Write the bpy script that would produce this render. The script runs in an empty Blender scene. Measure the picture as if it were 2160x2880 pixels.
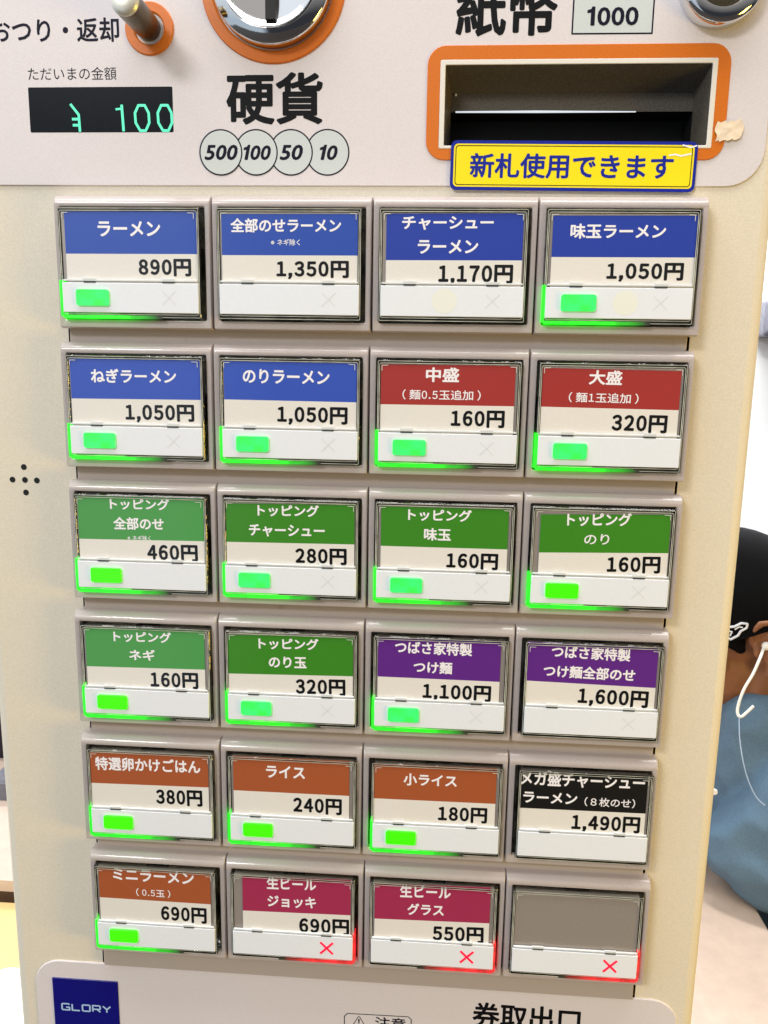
import bpy, bmesh, math, random
from mathutils import Vector, Matrix, noise as mnoise

random.seed(4)
scene = bpy.context.scene
COL = scene.collection
R = math.radians
Z0 = 1.50965            # height above the floor of the upper edge of the first row of buttons

# ------------------------------------------------------------------ camera
cam = bpy.data.cameras.new('camera')
cam.sensor_fit = 'VERTICAL'; cam.sensor_height = 36.0; cam.lens = 28.265
cam.clip_start = 0.01; cam.clip_end = 60
cam_ob = bpy.data.objects.new('camera', cam); COL.objects.link(cam_ob)
_Rm = Matrix(((0.9974994, 0.0688773, 0.0158383), (0.0281432, -0.1815420, -0.9829804), (-0.0648297, 0.9809681, -0.1830265)))
_M = (Matrix(((1, 0, 0), (0, -1, 0), (0, 0, -1))) @ _Rm).transposed().to_4x4()
_M.translation = Vector((0.02679, -0.30856, Z0 - 0.05965))
cam_ob.matrix_world = _M
scene.camera = cam_ob

# ------------------------------------------------------------------ world: soft light of the restaurant
world = bpy.data.worlds.new('World'); scene.world = world
world.use_nodes = True
wn, wl = world.node_tree.nodes, world.node_tree.links
wn.clear()
w_out = wn.new('ShaderNodeOutputWorld'); w_bg = wn.new('ShaderNodeBackground')
w_tc = wn.new('ShaderNodeTexCoord'); w_sep = wn.new('ShaderNodeSeparateXYZ')
wl.new(w_tc.outputs['Generated'], w_sep.inputs[0])
w_r1 = wn.new('ShaderNodeValToRGB')           # up / down
w_r1.color_ramp.elements[0].position = 0.40; w_r1.color_ramp.elements[0].color = (0.055, 0.06, 0.075, 1)
w_r1.color_ramp.elements[1].position = 0.70; w_r1.color_ramp.elements[1].color = (0.78, 0.75, 0.72, 1)
w_ma = wn.new('ShaderNodeMapRange'); w_ma.inputs['From Min'].default_value = -1; w_ma.inputs['From Max'].default_value = 1
wl.new(w_sep.outputs['Z'], w_ma.inputs['Value']); wl.new(w_ma.outputs[0], w_r1.inputs[0])
w_r2 = wn.new('ShaderNodeValToRGB')           # bright wall on the left of the photographer
w_r2.color_ramp.elements[0].position = 0.345; w_r2.color_ramp.elements[0].color = (0.72, 0.86, 1.0, 1)
w_r2.color_ramp.elements[1].position = 0.40; w_r2.color_ramp.elements[1].color = (0.0, 0.0, 0.0, 1)
w_mb = wn.new('ShaderNodeMapRange'); w_mb.inputs['From Min'].default_value = -1; w_mb.inputs['From Max'].default_value = 1
wl.new(w_sep.outputs['X'], w_mb.inputs['Value']); wl.new(w_mb.outputs[0], w_r2.inputs[0])
w_add = wn.new('ShaderNodeMixRGB'); w_add.blend_type = 'ADD'; w_add.inputs[0].default_value = 1
wl.new(w_r1.outputs[0], w_add.inputs[1]); wl.new(w_r2.outputs[0], w_add.inputs[2])
wl.new(w_add.outputs[0], w_bg.inputs['Color']); w_bg.inputs['Strength'].default_value = 0.66
wl.new(w_bg.outputs[0], w_out.inputs[0])

# ------------------------------------------------------------------ lamps of the room
def area(name, loc, target, sx, sy, power, col):
    l = bpy.data.lights.new(name, 'AREA'); l.shape = 'RECTANGLE'; l.size = sx; l.size_y = sy
    l.energy = power; l.color = col
    o = bpy.data.objects.new(name, l); COL.objects.link(o); o.location = loc
    o.rotation_euler = (Vector(target) - Vector(loc)).to_track_quat('-Z', 'Y').to_euler()
    return o
area('ceiling_lamp', (-0.85, -1.5, 2.45), (0.0, 0.0, 1.25), 0.5, 0.25, 14.8, (1.0, 0.985, 0.98))
area('ceiling_lamp', (0.0, -0.22, 2.42), (0.0, -0.18, 0.0), 1.4, 0.3, 11.6, (1.0, 0.98, 0.965))
area('warm_lamp', (0.95, -0.42, 1.15), (0.12, 0.0, 1.15), 0.35, 0.35, 5.6, (1.0, 0.66, 0.10))
area('ceiling_lamp', (0.9, 1.95, 2.6), (0.85, 2.35, 1.3), 1.6, 0.3, 80.0, (0.97, 0.98, 1.0))  # added lamp, aimed to burn the wall out to white
area('ceiling_lamp', (0.49, 0.88, 2.42), (0.44, 0.75, 0.7), 0.30, 0.2, 17.0, (1.0, 0.97, 0.93))
area('ceiling_lamp', (-0.9, 0.6, 2.4), (-0.7, 0.8, 0.75), 0.6, 0.6, 5.5, (1.0, 0.93, 0.82))

# ------------------------------------------------------------------ picture
scene.view_settings.view_transform = 'Standard'; scene.view_settings.look = 'None'
scene.view_settings.gamma = 1.0; scene.view_settings.exposure = 0.0
scene.view_settings.use_curve_mapping = False
scene.cycles.use_denoising = True
scene.cycles.max_bounces = 10; scene.cycles.transparent_max_bounces = 16
scene.cycles.sample_clamp_indirect = 4.0

# ------------------------------------------------------------------ materials
def lin(c):
    def f(v):
        v /= 255.0
        return v / 12.92 if v <= 0.04045 else ((v + 0.055) / 1.055) ** 2.4
    return (f(c[0]), f(c[1]), f(c[2]), 1.0)

def mat(name, rgb, rough=0.5, metal=0.0, var=0.0, vscale=1500.0, bump=0.0, bscale=2500.0, coat=0.0, spec=0.5, ior=1.45, trans=0.0, dirt=None):
    m = bpy.data.materials.new(name); m.use_nodes = True
    nt = m.node_tree; n, l = nt.nodes, nt.links
    b = n['Principled BSDF']
    col = lin(rgb)
    b.inputs['Base Color'].default_value = col
    b.inputs['Roughness'].default_value = rough
    b.inputs['Metallic'].default_value = metal
    b.inputs['Specular IOR Level'].default_value = spec
    b.inputs['IOR'].default_value = ior
    b.inputs['Coat Weight'].default_value = coat
    b.inputs['Transmission Weight'].default_value = trans
    tc = n.new('ShaderNodeTexCoord')
    if var > 0:
        nz = n.new('ShaderNodeTexNoise'); nz.inputs['Scale'].default_value = vscale; nz.inputs['Detail'].default_value = 2
        l.new(tc.outputs['Object'], nz.inputs['Vector'])
        rp = n.new('ShaderNodeValToRGB')
        rp.color_ramp.elements[0].position = 0.3; rp.color_ramp.elements[1].position = 0.7
        rp.color_ramp.elements[0].color = tuple(max(0, c * (1 - var)) for c in col[:3]) + (1,)
        rp.color_ramp.elements[1].color = tuple(min(1, c * (1 + var)) for c in col[:3]) + (1,)
        l.new(nz.outputs['Fac'], rp.inputs[0])
        src = rp.outputs[0]
        if dirt:                       # sparse darker smudges with a shape of their own
            d = n.new('ShaderNodeTexNoise'); d.inputs['Scale'].default_value = dirt[0]; d.inputs['Detail'].default_value = 6; d.inputs['Roughness'].default_value = 0.7
            l.new(tc.outputs['Object'], d.inputs['Vector'])
            dr = n.new('ShaderNodeValToRGB')
            dr.color_ramp.elements[0].position = dirt[1]; dr.color_ramp.elements[0].color = (0, 0, 0, 1)
            dr.color_ramp.elements[1].position = dirt[1] + 0.15; dr.color_ramp.elements[1].color = (dirt[2],) * 3 + (1,)
            l.new(d.outputs['Fac'], dr.inputs[0])
            mx = n.new('ShaderNodeMixRGB'); mx.blend_type = 'MIX'
            l.new(dr.outputs[0], mx.inputs[0]); l.new(src, mx.inputs[1])
            mx.inputs[2].default_value = tuple(c * 0.55 for c in col[:3]) + (1,)
            src = mx.outputs[0]
        l.new(src, b.inputs['Base Color'])
    if bump > 0:
        nb = n.new('ShaderNodeTexNoise'); nb.inputs['Scale'].default_value = bscale; nb.inputs['Detail'].default_value = 1
        l.new(tc.outputs['Object'], nb.inputs['Vector'])
        bp = n.new('ShaderNodeBump'); bp.inputs['Strength'].default_value = bump; bp.inputs['Distance'].default_value = 0.0003
        l.new(nb.outputs['Fac'], bp.inputs['Height']); l.new(bp.outputs[0], b.inputs['Normal'])
    return m

def glow(name, rgb, strength, var=0.0, vscale=400.0, dark=(0, 0, 0)):
    m = bpy.data.materials.new(name); m.use_nodes = True
    n, l = m.node_tree.nodes, m.node_tree.links
    b = n['Principled BSDF']; c = lin(rgb)
    b.inputs['Base Color'].default_value = tuple(v * 0.3 for v in c[:3]) + (1,)
    b.inputs['Emission Color'].default_value = c; b.inputs['Emission Strength'].default_value = strength
    b.inputs['Roughness'].default_value = 0.3
    if var > 0:
        tc = n.new('ShaderNodeTexCoord'); nz = n.new('ShaderNodeTexNoise'); nz.inputs['Scale'].default_value = vscale; nz.inputs['Detail'].default_value = 3
        l.new(tc.outputs['Object'], nz.inputs['Vector'])
        rp = n.new('ShaderNodeValToRGB'); rp.color_ramp.elements[0].position = 0.38; rp.color_ramp.elements[1].position = 0.62
        rp.color_ramp.elements[0].color = lin(dark); rp.color_ramp.elements[1].color = c
        l.new(nz.outputs['Fac'], rp.inputs[0]); l.new(rp.outputs[0], b.inputs['Emission Color'])
    return m

M = {}
M['cabinet'] = mat('cream_powder_coat', (227, 217, 196), 0.55, var=0.06, vscale=1900, bump=0.15, bscale=2600, dirt=(45, 0.72, 0.25))
M['panel'] = mat('pale_pinkish_panel', (223, 215, 215), 0.5, var=0.045, vscale=1900, bump=0.15, bscale=2600)
M['frame'] = mat('mauve_grey_plastic', (190, 178, 172), 0.25, coat=0.7, var=0.05, vscale=2200, bump=0.12, bscale=3000, dirt=(150, 0.64, 0.45))
M['spacer'] = mat('warm_grey_plastic', (180, 168, 158), 0.45, var=0.05, vscale=2200, dirt=(120, 0.62, 0.5))
M['gap'] = mat('black_gap', (8, 7, 6), 0.6)
M['holder'] = mat('satin_grey_holder', (172, 162, 153), 0.33, 0.3, var=0.05, vscale=2000)
M['recess'] = mat('dark_olive_recess', (92, 86, 72), 0.3, var=0.98, vscale=95)  # blotches in the colour stand in for refractions through the clear rim
M['glint'] = mat('frosted_edge_painted_glint', (206, 206, 190), 0.3, var=0.35, vscale=120)  # pale lines on the frosted edges, painted as the light they catch
M['paper'] = mat('cream_paper', (236, 231, 222), 0.6, var=0.025, vscale=2500)
M['ink'] = mat('black_print', (9, 9, 13), 0.6, spec=0.2)
M['white_ink'] = mat('white_print', (250, 246, 248), 0.6)
M['navy_ink'] = mat('navy_print', (15, 15, 36), 0.6, spec=0.2)
BANDS = {'blue': (28, 74, 176), 'deep': (22, 58, 168), 'sky': (46, 82, 188), 'red': (168, 46, 40), 'green': (58, 138, 22),
         'hazed_green': (74, 158, 72), 'purple': (98, 34, 138), 'brown': (172, 88, 44), 'black': (8, 8, 8), 'wine': (168, 44, 84)}  # the paler green has a reflection's haze painted into the card colour
for k, v in BANDS.items():
    M['band_' + k] = mat('printed_' + k, v, 0.5, var=0.07, vscale=2400)
M['window'] = mat('white_diffuser', (236, 239, 243), 0.35, var=0.012, vscale=900)
M['faint'] = mat('unlit_mark', (222, 223, 221), 0.4)
M['faint_yellow'] = mat('unlit_yellow_mark', (239, 240, 228), 0.4)
M['ledge'] = mat('clear_ledge', (228, 230, 228), 0.12, coat=0.6)
M['notch'] = mat('ledge_notch', (70, 76, 72), 0.25)
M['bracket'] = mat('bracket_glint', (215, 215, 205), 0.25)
def edge_glow(name, bright, dark, x0, x1):
    # light guided along the clear edge: it weakens with the distance from its lamp
    m = glow(name, bright, 1.2, var=1, vscale=190, dark=dark)
    n, l = m.node_tree.nodes, m.node_tree.links
    tc = n.new('ShaderNodeTexCoord'); sp = n.new('ShaderNodeSeparateXYZ'); mr = n.new('ShaderNodeMapRange')
    l.new(tc.outputs['Object'], sp.inputs[0]); l.new(sp.outputs['X'], mr.inputs['Value'])
    mr.inputs['From Min'].default_value = x0 * 0.001; mr.inputs['From Max'].default_value = x1 * 0.001
    mr.inputs['To Min'].default_value = 1.7; mr.inputs['To Max'].default_value = 0.0
    l.new(mr.outputs[0], n['Principled BSDF'].inputs['Emission Strength'])
    n['Principled BSDF'].inputs['Base Color'].default_value = (0.05, 0.06, 0.04, 1)
    return m
M['green_edge'] = edge_glow('green_edge_light', (20, 255, 18), (0, 190, 16), -10, 11)
M['red_edge'] = edge_glow('red_edge_light', (235, 16, 38), (170, 0, 18), 12, -4)
M['lime'] = glow('lime_lamp', (66, 255, 6), 1.05)
M['mint'] = glow('mint_lamp', (62, 238, 112), 1.0, var=0.3, vscale=260, dark=(58, 226, 70))
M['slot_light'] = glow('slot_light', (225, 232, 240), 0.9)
M['red_lamp'] = glow('red_lamp', (255, 28, 62), 1.1)
M['chrome'] = mat('chrome', (225, 225, 225), 0.07, 1.0, bump=0.02, bscale=1800)
M['brushed'] = mat('worn_steel', (98, 90, 72), 0.3, 1.0, var=0.12, vscale=1200, bump=0.08, bscale=2500)
M['tip'] = mat('lever_tip_lit_tone', (238, 234, 220), 0.35, 0.6, var=0.04, vscale=900)  # paler than the rod: the light on its end is painted in
M['orange'] = mat('orange_plastic', (214, 112, 14), 0.45, var=0.08, vscale=2000)
M['ivory'] = mat('ivory_trim', (232, 226, 214), 0.45)
M['dark_plastic'] = mat('dark_textured_plastic', (82, 76, 67), 0.5, var=0.3, vscale=1600, bump=0.3, bscale=1800)
M['glass_black'] = mat('display_window', (7, 14, 22), 0.3, var=0.25, vscale=800, spec=0.12)
M['vfd'] = glow('display_segments', (84, 236, 184), 1.0)
M['coin_fill'] = mat('pale_coin_print', (206, 212, 210), 0.5, var=0.03, vscale=1900)
M['yellow'] = mat('yellow_sticker', (250, 228, 20), 0.35, var=0.02, vscale=1500)
M['sticker_blue'] = mat('blue_sticker_border', (14, 34, 150), 0.35)
M['logo_blue'] = mat('navy_nameplate', (10, 8, 118), 0.35, var=0.12, vscale=1500)
M['logo_ink'] = mat('pale_blue_print', (176, 204, 236), 0.45)
M['tape'] = mat('old_tape', (240, 220, 192), 0.55, var=0.08, vscale=300, bump=0.4, bscale=500)

def glass_mat():
    m = bpy.data.materials.new('clear_acrylic'); m.use_nodes = True
    n, l = m.node_tree.nodes, m.node_tree.links
    n.remove(n['Principled BSDF'])
    t = n.new('ShaderNodeBsdfTransparent'); t.inputs[0].default_value = (0.90, 0.92, 0.86, 1)
    g = n.new('ShaderNodeBsdfGlossy'); g.inputs['Roughness'].default_value = 0.06
    r = n.new('ShaderNodeBsdfRefraction'); r.inputs['IOR'].default_value = 1.3; r.inputs['Roughness'].default_value = 0.05
    f = n.new('ShaderNodeLayerWeight'); f.inputs['Blend'].default_value = 0.35
    tc = n.new('ShaderNodeTexCoord'); nz = n.new('ShaderNodeTexNoise'); nz.inputs['Scale'].default_value = 210; nz.inputs['Detail'].default_value = 2
    bp = n.new('ShaderNodeBump'); bp.inputs['Strength'].default_value = 0.5; bp.inputs['Distance'].default_value = 0.001
    l.new(tc.outputs['Object'], nz.inputs['Vector']); l.new(nz.outputs['Fac'], bp.inputs['Height'])
    l.new(bp.outputs[0], g.inputs['Normal'])
    a = n.new('ShaderNodeMixShader'); a.inputs[0].default_value = 0.25
    l.new(t.outputs[0], a.inputs[1]); l.new(r.outputs[0], a.inputs[2])
    mx = n.new('ShaderNodeMixShader')
    l.new(f.outputs['Fresnel'], mx.inputs[0]); l.new(a.outputs[0], mx.inputs[1]); l.new(g.outputs[0], mx.inputs[2])
    l.new(mx.outputs[0], n['Material Output'].inputs[0])
    return m
M['acrylic'] = glass_mat()

def pane_mat():
    m = bpy.data.materials.new('clear_front_sheet'); m.use_nodes = True
    n, l = m.node_tree.nodes, m.node_tree.links
    n.remove(n['Principled BSDF'])
    t = n.new('ShaderNodeBsdfTransparent'); g = n.new('ShaderNodeBsdfGlossy'); g.inputs['Roughness'].default_value = 0.04
    mx = n.new('ShaderNodeMixShader')
    mx.inputs[0].default_value = 0.038; l.new(t.outputs[0], mx.inputs[1]); l.new(g.outputs[0], mx.inputs[2])
    l.new(mx.outputs[0], n['Material Output'].inputs[0])
    return m
M['pane'] = pane_mat()

# ------------------------------------------------------------------ mesh builder (machine parts are given in millimetres)
class MB:
    def __init__(s, scale=0.001):
        s.v, s.f, s.m, s.mats, s.k = [], [], [], [], scale
    def mi(s, m):
        m = M[m] if isinstance(m, str) else m
        if m not in s.mats: s.mats.append(m)
        return s.mats.index(m)
    def add(s, verts, faces, m):
        o = len(s.v); i = s.mi(m)
        s.v += [tuple(v) for v in verts]
        for f in faces: s.f.append([o + a for a in f]); s.m.append(i)
    def box(s, x0, x1, y0, y1, z0, z1, m):
        vs = [(x, y, z) for x in (x0, x1) for y in (y0, y1) for z in (z0, z1)]
        s.add(vs, [(0, 1, 3, 2), (4, 6, 7, 5), (0, 4, 5, 1), (2, 3, 7, 6), (0, 2, 6, 4), (1, 5, 7, 3)], m)
    def poly(s, pts, y, m):                       # flat polygon facing the viewer
        s.add([(p[0], y, p[1]) for p in pts], [list(range(len(pts)))], m)
    def loft(s, loops, m, cap0=False, cap1=False):
        o = len(s.v); i = s.mi(m); n = len(loops[0])
        for lp in loops: s.v += [tuple(v) for v in lp]
        for a in range(len(loops) - 1):
            for b in range(n):
                c = (b + 1) % n
                s.f.append([o + a * n + b, o + a * n + c, o + (a + 1) * n + c, o + (a + 1) * n + b]); s.m.append(i)
        if cap0: s.f.append([o + b for b in range(n)][::-1]); s.m.append(i)
        if cap1: s.f.append([o + (len(loops) - 1) * n + b for b in range(n)]); s.m.append(i)
    def stroke(s, pts, w, y, m, closed=False):
        n = len(pts); segs = n if closed else n - 1; lv = 0.0
        for a in range(segs):
            p, q = Vector(pts[a]), Vector(pts[(a + 1) % n]); d = (q - p)
            if d.length < 1e-9: continue
            d.normalize(); t = Vector((-d.y, d.x)) * (w / 2)
            s.poly([p - t, q - t, q + t, p + t], y - lv, m); lv += 0.004
        for a in range(n):
            if closed or 0 < a < n - 1:
                s.poly([(pts[a][0] + math.cos(k * PI / 5) * w / 2, pts[a][1] + math.sin(k * PI / 5) * w / 2) for k in range(10)], y - lv, m); lv += 0.002
    def tube(s, pts, radii, m, seg=12, cap=True):
        pts = [Vector(p) for p in pts]; loops = []; up = None
        for i, p in enumerate(pts):
            d = (pts[min(i + 1, len(pts) - 1)] - pts[max(i - 1, 0)]).normalized()
            if up is None: up = Vector((0, 0, 1)) if abs(d.z) < 0.9 else Vector((1, 0, 0))
            a = d.cross(up).normalized(); up = a.cross(d).normalized()
            r = radii[i] if hasattr(radii, '__len__') else radii
            loops.append([p + (a * math.cos(t * 2 * PI / seg) + up * math.sin(t * 2 * PI / seg)) * r for t in range(seg)])
        s.loft(loops, m, cap, cap)
    def ball(s, c, r, m, rot=None, nu=20, nv=12):
        c = Vector(c); r = Vector(r) if hasattr(r, '__len__') else Vector((r, r, r)); loops = []
        for a in range(1, nv):
            t = PI * a / nv; lp = []
            for b in range(nu):
                p = 2 * PI * b / nu
                v = Vector((r.x * math.sin(t) * math.cos(p), r.y * math.sin(t) * math.sin(p), r.z * math.cos(t)))
                lp.append(c + (rot @ v if rot else v))
            loops.append(lp)
        s.loft(loops, m, True, True)
    def lathe(s, cx, cz, prof, m, seg=64):        # profile of (radius, y) turned about an axis towards the viewer
        s.loft([[(cx + r * math.cos(2 * PI * k / seg), y, cz + r * math.sin(2 * PI * k / seg)) for k in range(seg)] for r, y in prof], m, False, prof[-1][0] < 0.5)
    def mesh(s, name, smooth=35):
        me = bpy.data.meshes.new(name)
        me.from_pydata([(v[0] * s.k, v[1] * s.k, v[2] * s.k) for v in s.v], [], s.f)
        for m in s.mats: me.materials.append(m)
        me.polygons.foreach_set('material_index', s.m)
        if smooth:
            me.polygons.foreach_set('use_smooth', [True] * len(me.polygons))
            me.set_sharp_from_angle(angle=R(smooth))
        if smooth:
          bm = bmesh.new(); bm.from_mesh(me); bmesh.ops.recalc_face_normals(bm, faces=bm.faces); bm.to_mesh(me); bm.free()
          me.set_sharp_from_angle(angle=R(smooth))
        me.update()
        return me
    def build(s, name, parent=None, loc=(0, 0, 0), smooth=35):
        return put(name, s.mesh(name, smooth), parent, loc)
PI = math.pi

def put(name, me, parent=None, loc=(0, 0, 0)):
    o = bpy.data.objects.new(name, me); COL.objects.link(o)
    o.location = loc
    if parent: o.parent = parent
    return o
def tag(o, label=None, cat=None, group=None, kind=None):
    if label: o['label'] = label
    if cat: o['category'] = cat
    if group: o['group'] = group
    if kind: o['kind'] = kind
    return o
def empty(name, loc=(0, 0, 0)):
    o = bpy.data.objects.new(name, None); COL.objects.link(o); o.location = loc; o.empty_display_size = 0.05
    return o

def rr(x0, x1, z0, z1, r, y, n=5):                # rounded rectangle loop
    r = max(r, 0.001); out = []
    for cx, cz, a0 in ((x1 - r, z0 + r, -90), (x1 - r, z1 - r, 0), (x0 + r, z1 - r, 90), (x0 + r, z0 + r, 180)):
        for k in range(n + 1):
            a = R(a0 + 90 * k / n); out.append((cx + r * math.cos(a), y, cz + r * math.sin(a)))
    return out
def plate(mb, x0, x1, z0, z1, r, yb, yf, m, bev=0.25, n=5):
    mb.loft([rr(x0, x1, z0, z1, r, yb, n), rr(x0, x1, z0, z1, r, yf + bev, n), rr(x0 + bev, x1 - bev, z0 + bev, z1 - bev, r - bev, yf, n)], m, False, True)
def rring(mb, a, b, yb, yf, m, bev=0.2, n=5):     # frame between two rounded rectangles (x0,x1,z0,z1,r)
    g = lambda q, e, y: rr(q[0] + e, q[1] - e, q[2] + e, q[3] - e, q[4] - e, y, n)
    mb.loft([g(a, 0, yb), g(a, 0, yf + bev), g(a, bev, yf), g(b, -bev, yf), g(b, 0, yf + bev), g(b, 0, yb)], m)

# ------------------------------------------------------------------ lettering
_gc = {}
def glyph(ch):
    if ch not in _gc:
        c = bpy.data.curves.new('glyph', 'FONT'); c.body = ch; c.size = 1.0; c.resolution_u = 3
        o = bpy.data.objects.new('glyph', c); COL.objects.link(o)
        bpy.context.view_layer.update()
        me = bpy.data.meshes.new_from_object(o.evaluated_get(bpy.context.evaluated_depsgraph_get()))
        v = [(p.co.x, p.co.y) for p in me.vertices]; f = [list(p.vertices) for p in me.polygons]
        bpy.data.meshes.remove(me); bpy.data.objects.remove(o); bpy.data.curves.remove(c)
        _gc[ch] = (v, f)
    return _gc[ch]
FULL = {str(d): chr(0xFF10 + d) for d in range(10)}
HELV1 = ([(0.26, 0), (0.37, 0), (0.37, 0.72), (0.29, 0.72), (0.26, 0.63), (0.12, 0.58), (0.12, 0.50), (0.26, 0.52)], [[0, 1, 2, 3, 4, 7], [4, 5, 6, 7]])
def write(mb, body, cx, cz, w, h, y, m, bold=0.0, rot=0.0, shear=0.0, lat=False, sx=None):
    V, F, x = [], [], 0.0
    for ch in body:
        if ch == ' ': x += 0.22; continue
        if ch in FULL:
            v, f = HELV1 if (lat and ch == '1') else glyph(ch if lat else FULL[ch])
            xs = [p[0] for p in v]; gw = max(xs) - min(xs)
            k = 1.0 if lat else 0.80
            adv = (0.52 if ch != '1' or not lat else 0.44) if lat else 0.60
            off = x + adv / 2 - k * (max(xs) + min(xs)) / 2
            v = [(p[0] * k + off, p[1]) for p in v]
        elif ch in ',.':
            adv = 0.30; d = 0.06
            if ch == '.': v = [(-d, 0), (d, 0), (d, 2 * d), (-d, 2 * d)]; f = [[0, 1, 2, 3]]
            else: v = [(-d, 0), (-d * 0.2, 0), (-d * 1.4, -0.13), (-d * 0.6, -0.16), (d, 0), (d, 2 * d), (-d, 2 * d)]; f = [[2, 3, 4, 1], [0, 1, 4, 5, 6]]
            v = [(p[0] + x + adv / 2, p[1]) for p in v]
        elif ch in '（）':
            v, f = glyph(ch); adv = 0.55; off = x - (0.5 if ch == '（' else 0.0) + 0.02
            v = [(p[0] + off, p[1]) for p in v]
        else:
            v, f = glyph(ch); adv = 1.0; v = [(p[0] + x, p[1]) for p in v]
        o = len(V); V += v; F += [[o + a for a in q] for q in f]; x += adv
    x0, x1 = min(p[0] for p in V), max(p[0] for p in V); z0, z1 = min(p[1] for p in V), max(p[1] for p in V)
    if ',' in body: z0 = max(z0, -0.09)
    k = w / (x1 - x0); kz = h / (z1 - z0)
    kz = min(max(kz, k * 0.86), k * 1.22)
    mx, mz = (x0 + x1) / 2, (z0 + z1) / 2; ca, sa = math.cos(R(rot)), math.sin(R(rot))
    nb = 14 if h > 10 else 7
    offs = [(0, 0)] + [(bold * math.cos(a * 2 * PI / nb + 0.3), bold * math.sin(a * 2 * PI / nb + 0.3)) for a in range(nb)] if bold else [(0, 0)]
    for i, (ox, oz) in enumerate(offs):
        out = []
        for px, pz in V:
            a = ((px - mx) + shear * (pz - mz) + ox) * k; b = (pz - mz + oz) * kz
            out.append((cx + a * ca - b * sa, y - 0.003 * i, cz + a * sa + b * ca))
        mb.add(out, F, m)

# ================================================================== SETTING
M['floor'] = mat('dark_floor', (58, 50, 46), 0.5, var=0.2, vscale=20)
M['wall'] = mat('white_wall', (244, 245, 246), 0.7, var=0.01, vscale=8)
fl = MB(1.0); fl.box(-4, 4, -3, 2.35, -0.1, 0.0, 'floor'); tag(fl.build('floor'), kind='structure')
wa = MB(1.0); wa.box(-4, 4, 2.35, 2.45, -0.1, 2.9, 'wall'); tag(wa.build('wall'), kind='structure')

# ================================================================== TICKET MACHINE
mach = empty('ticket_machine', (0, 0, Z0))
tag(mach, 'cream meal ticket machine with four columns of lit menu buttons', 'ticket machine')
BASE = -Z0 * 1000

# --- cabinet, with the cut-out behind the buttons left open
c = MB()
XL, XR, ZT = -161.5, 146.0, 190.0
cut = (-119.5, 119.5, -331.5, -0.5)
outer = lambda e, y: rr(XL + e, XR - e, BASE, ZT - e, max(6 - e, .5), y, 4)
c.loft([outer(0, 330), outer(0, 11)] + [outer(5 * (1 - math.cos(R(a))), 11 - 5 * math.sin(R(a))) for a in (22, 45, 67, 90)], 'cabinet', True, False)
# front face as four strips around the cut-out
fo = (XL + 5, XR - 5, BASE + 5, ZT - 5)
def face(x0, x1, z0, z1): c.add([(x0, 6, z0), (x1, 6, z0), (x1, 6, z1), (x0, 6, z1)], [(0, 1, 2, 3)], 'cabinet')
HOLES = [(-109.5, -108, 1.0)]
face(fo[0], cut[0], fo[2], fo[3]); face(cut[1], fo[1], fo[2], fo[3]); face(cut[0], cut[1], cut[3], 17.9); face(cut[0], 24.9, 17.9, 46.3); face(120.1 - 0.6, 119.5 + 0.0001, 17.9, 46.3); face(cut[0], cut[1], 46.3, fo[3]); face(cut[0], cut[1], fo[2], cut[2])
for (a, b) in (((cut[0], cut[2]), (cut[0], cut[3])), ((cut[1], cut[3]), (cut[1], cut[2])), ((cut[0], cut[3]), (cut[1], cut[3])), ((cut[1], cut[2]), (cut[0], cut[2]))):
    c.add([(a[0], 6, a[1]), (b[0], 6, b[1]), (b[0], 22, b[1]), (a[0], 22, a[1])], [(0, 1, 2, 3)], 'gap')
c.add([(cut[0], 22, cut[2]), (cut[1], 22, cut[2]), (cut[1], 22, cut[3]), (cut[0], 22, cut[3])], [(0, 1, 2, 3)], 'gap')
c.build('cabinet', mach)

# --- plate behind the rows
s = MB(); plate(s, -117.8, 117.9, -330.6, -1.2, 0.6, 12, 3.2, 'spacer', 0.4)
s.build('button_backplate', mach)

# --- speaker holes
s = MB()
for dx, dz in ((0, 0), (-5.25, 0), (5.0, -0.1), (-0.1, 5.3), (0.1, -5.2)):
    s.lathe(-141.2 + dx, -109.2 + dz, [(1.22, 5.93), (1.08, 5.9), (0.9, 5.92), (0.01, 5.92)], 'gap', 20)
s.build('speaker_holes', mach)

# --- upper panel with its printing
up = MB()
rring(up, (-158, 140.3, 4.5, 183, 13), (25.0, 120.0, 18.0, 46.2, 0.3), 6, 5.4, 'panel', 0.25, 8)
YP = 5.37
up_ob = up.build('upper_panel', mach)
def caption(parent, body, *a, name='printed_caption', **k):
    mb = MB(); write(mb, body, *a, **k); return mb.build(name, parent, smooth=0)
caption(up_ob, 'おつり・返却', -118.2, 58.5, 48.2, 7.9, YP, 'navy_ink', 0.02)
caption(up_ob, 'ただいまの金額', -112.5, 43.7, 33.7, 4.5, YP, 'navy_ink')
caption(up_ob, '硬貨', -36.7, 34.8, 34.9, 16.9, YP, 'ink', 0.026)
caption(up_ob, '紙幣', 46.6, 64.6, 34.7, 18.4, YP, 'ink', 0.026)
pr = MB()
pr.stroke([(69.9, 55.5), (97.6, 55.4), (97.6, 71), (69.9, 71)], 0.55, YP, 'navy_ink', True)
pr.poly([(70.1, 55.7), (97.4, 55.6), (97.4, 70.8), (70.1, 70.8)], YP + 0.012, 'coin_fill')
write(pr, '1000', 83.7, 61.1, 17.4, 5.9, YP - 0.03, 'navy_ink', 0.022, lat=True)
pr.build('banknote_mark', up_ob, smooth=0)
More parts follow.
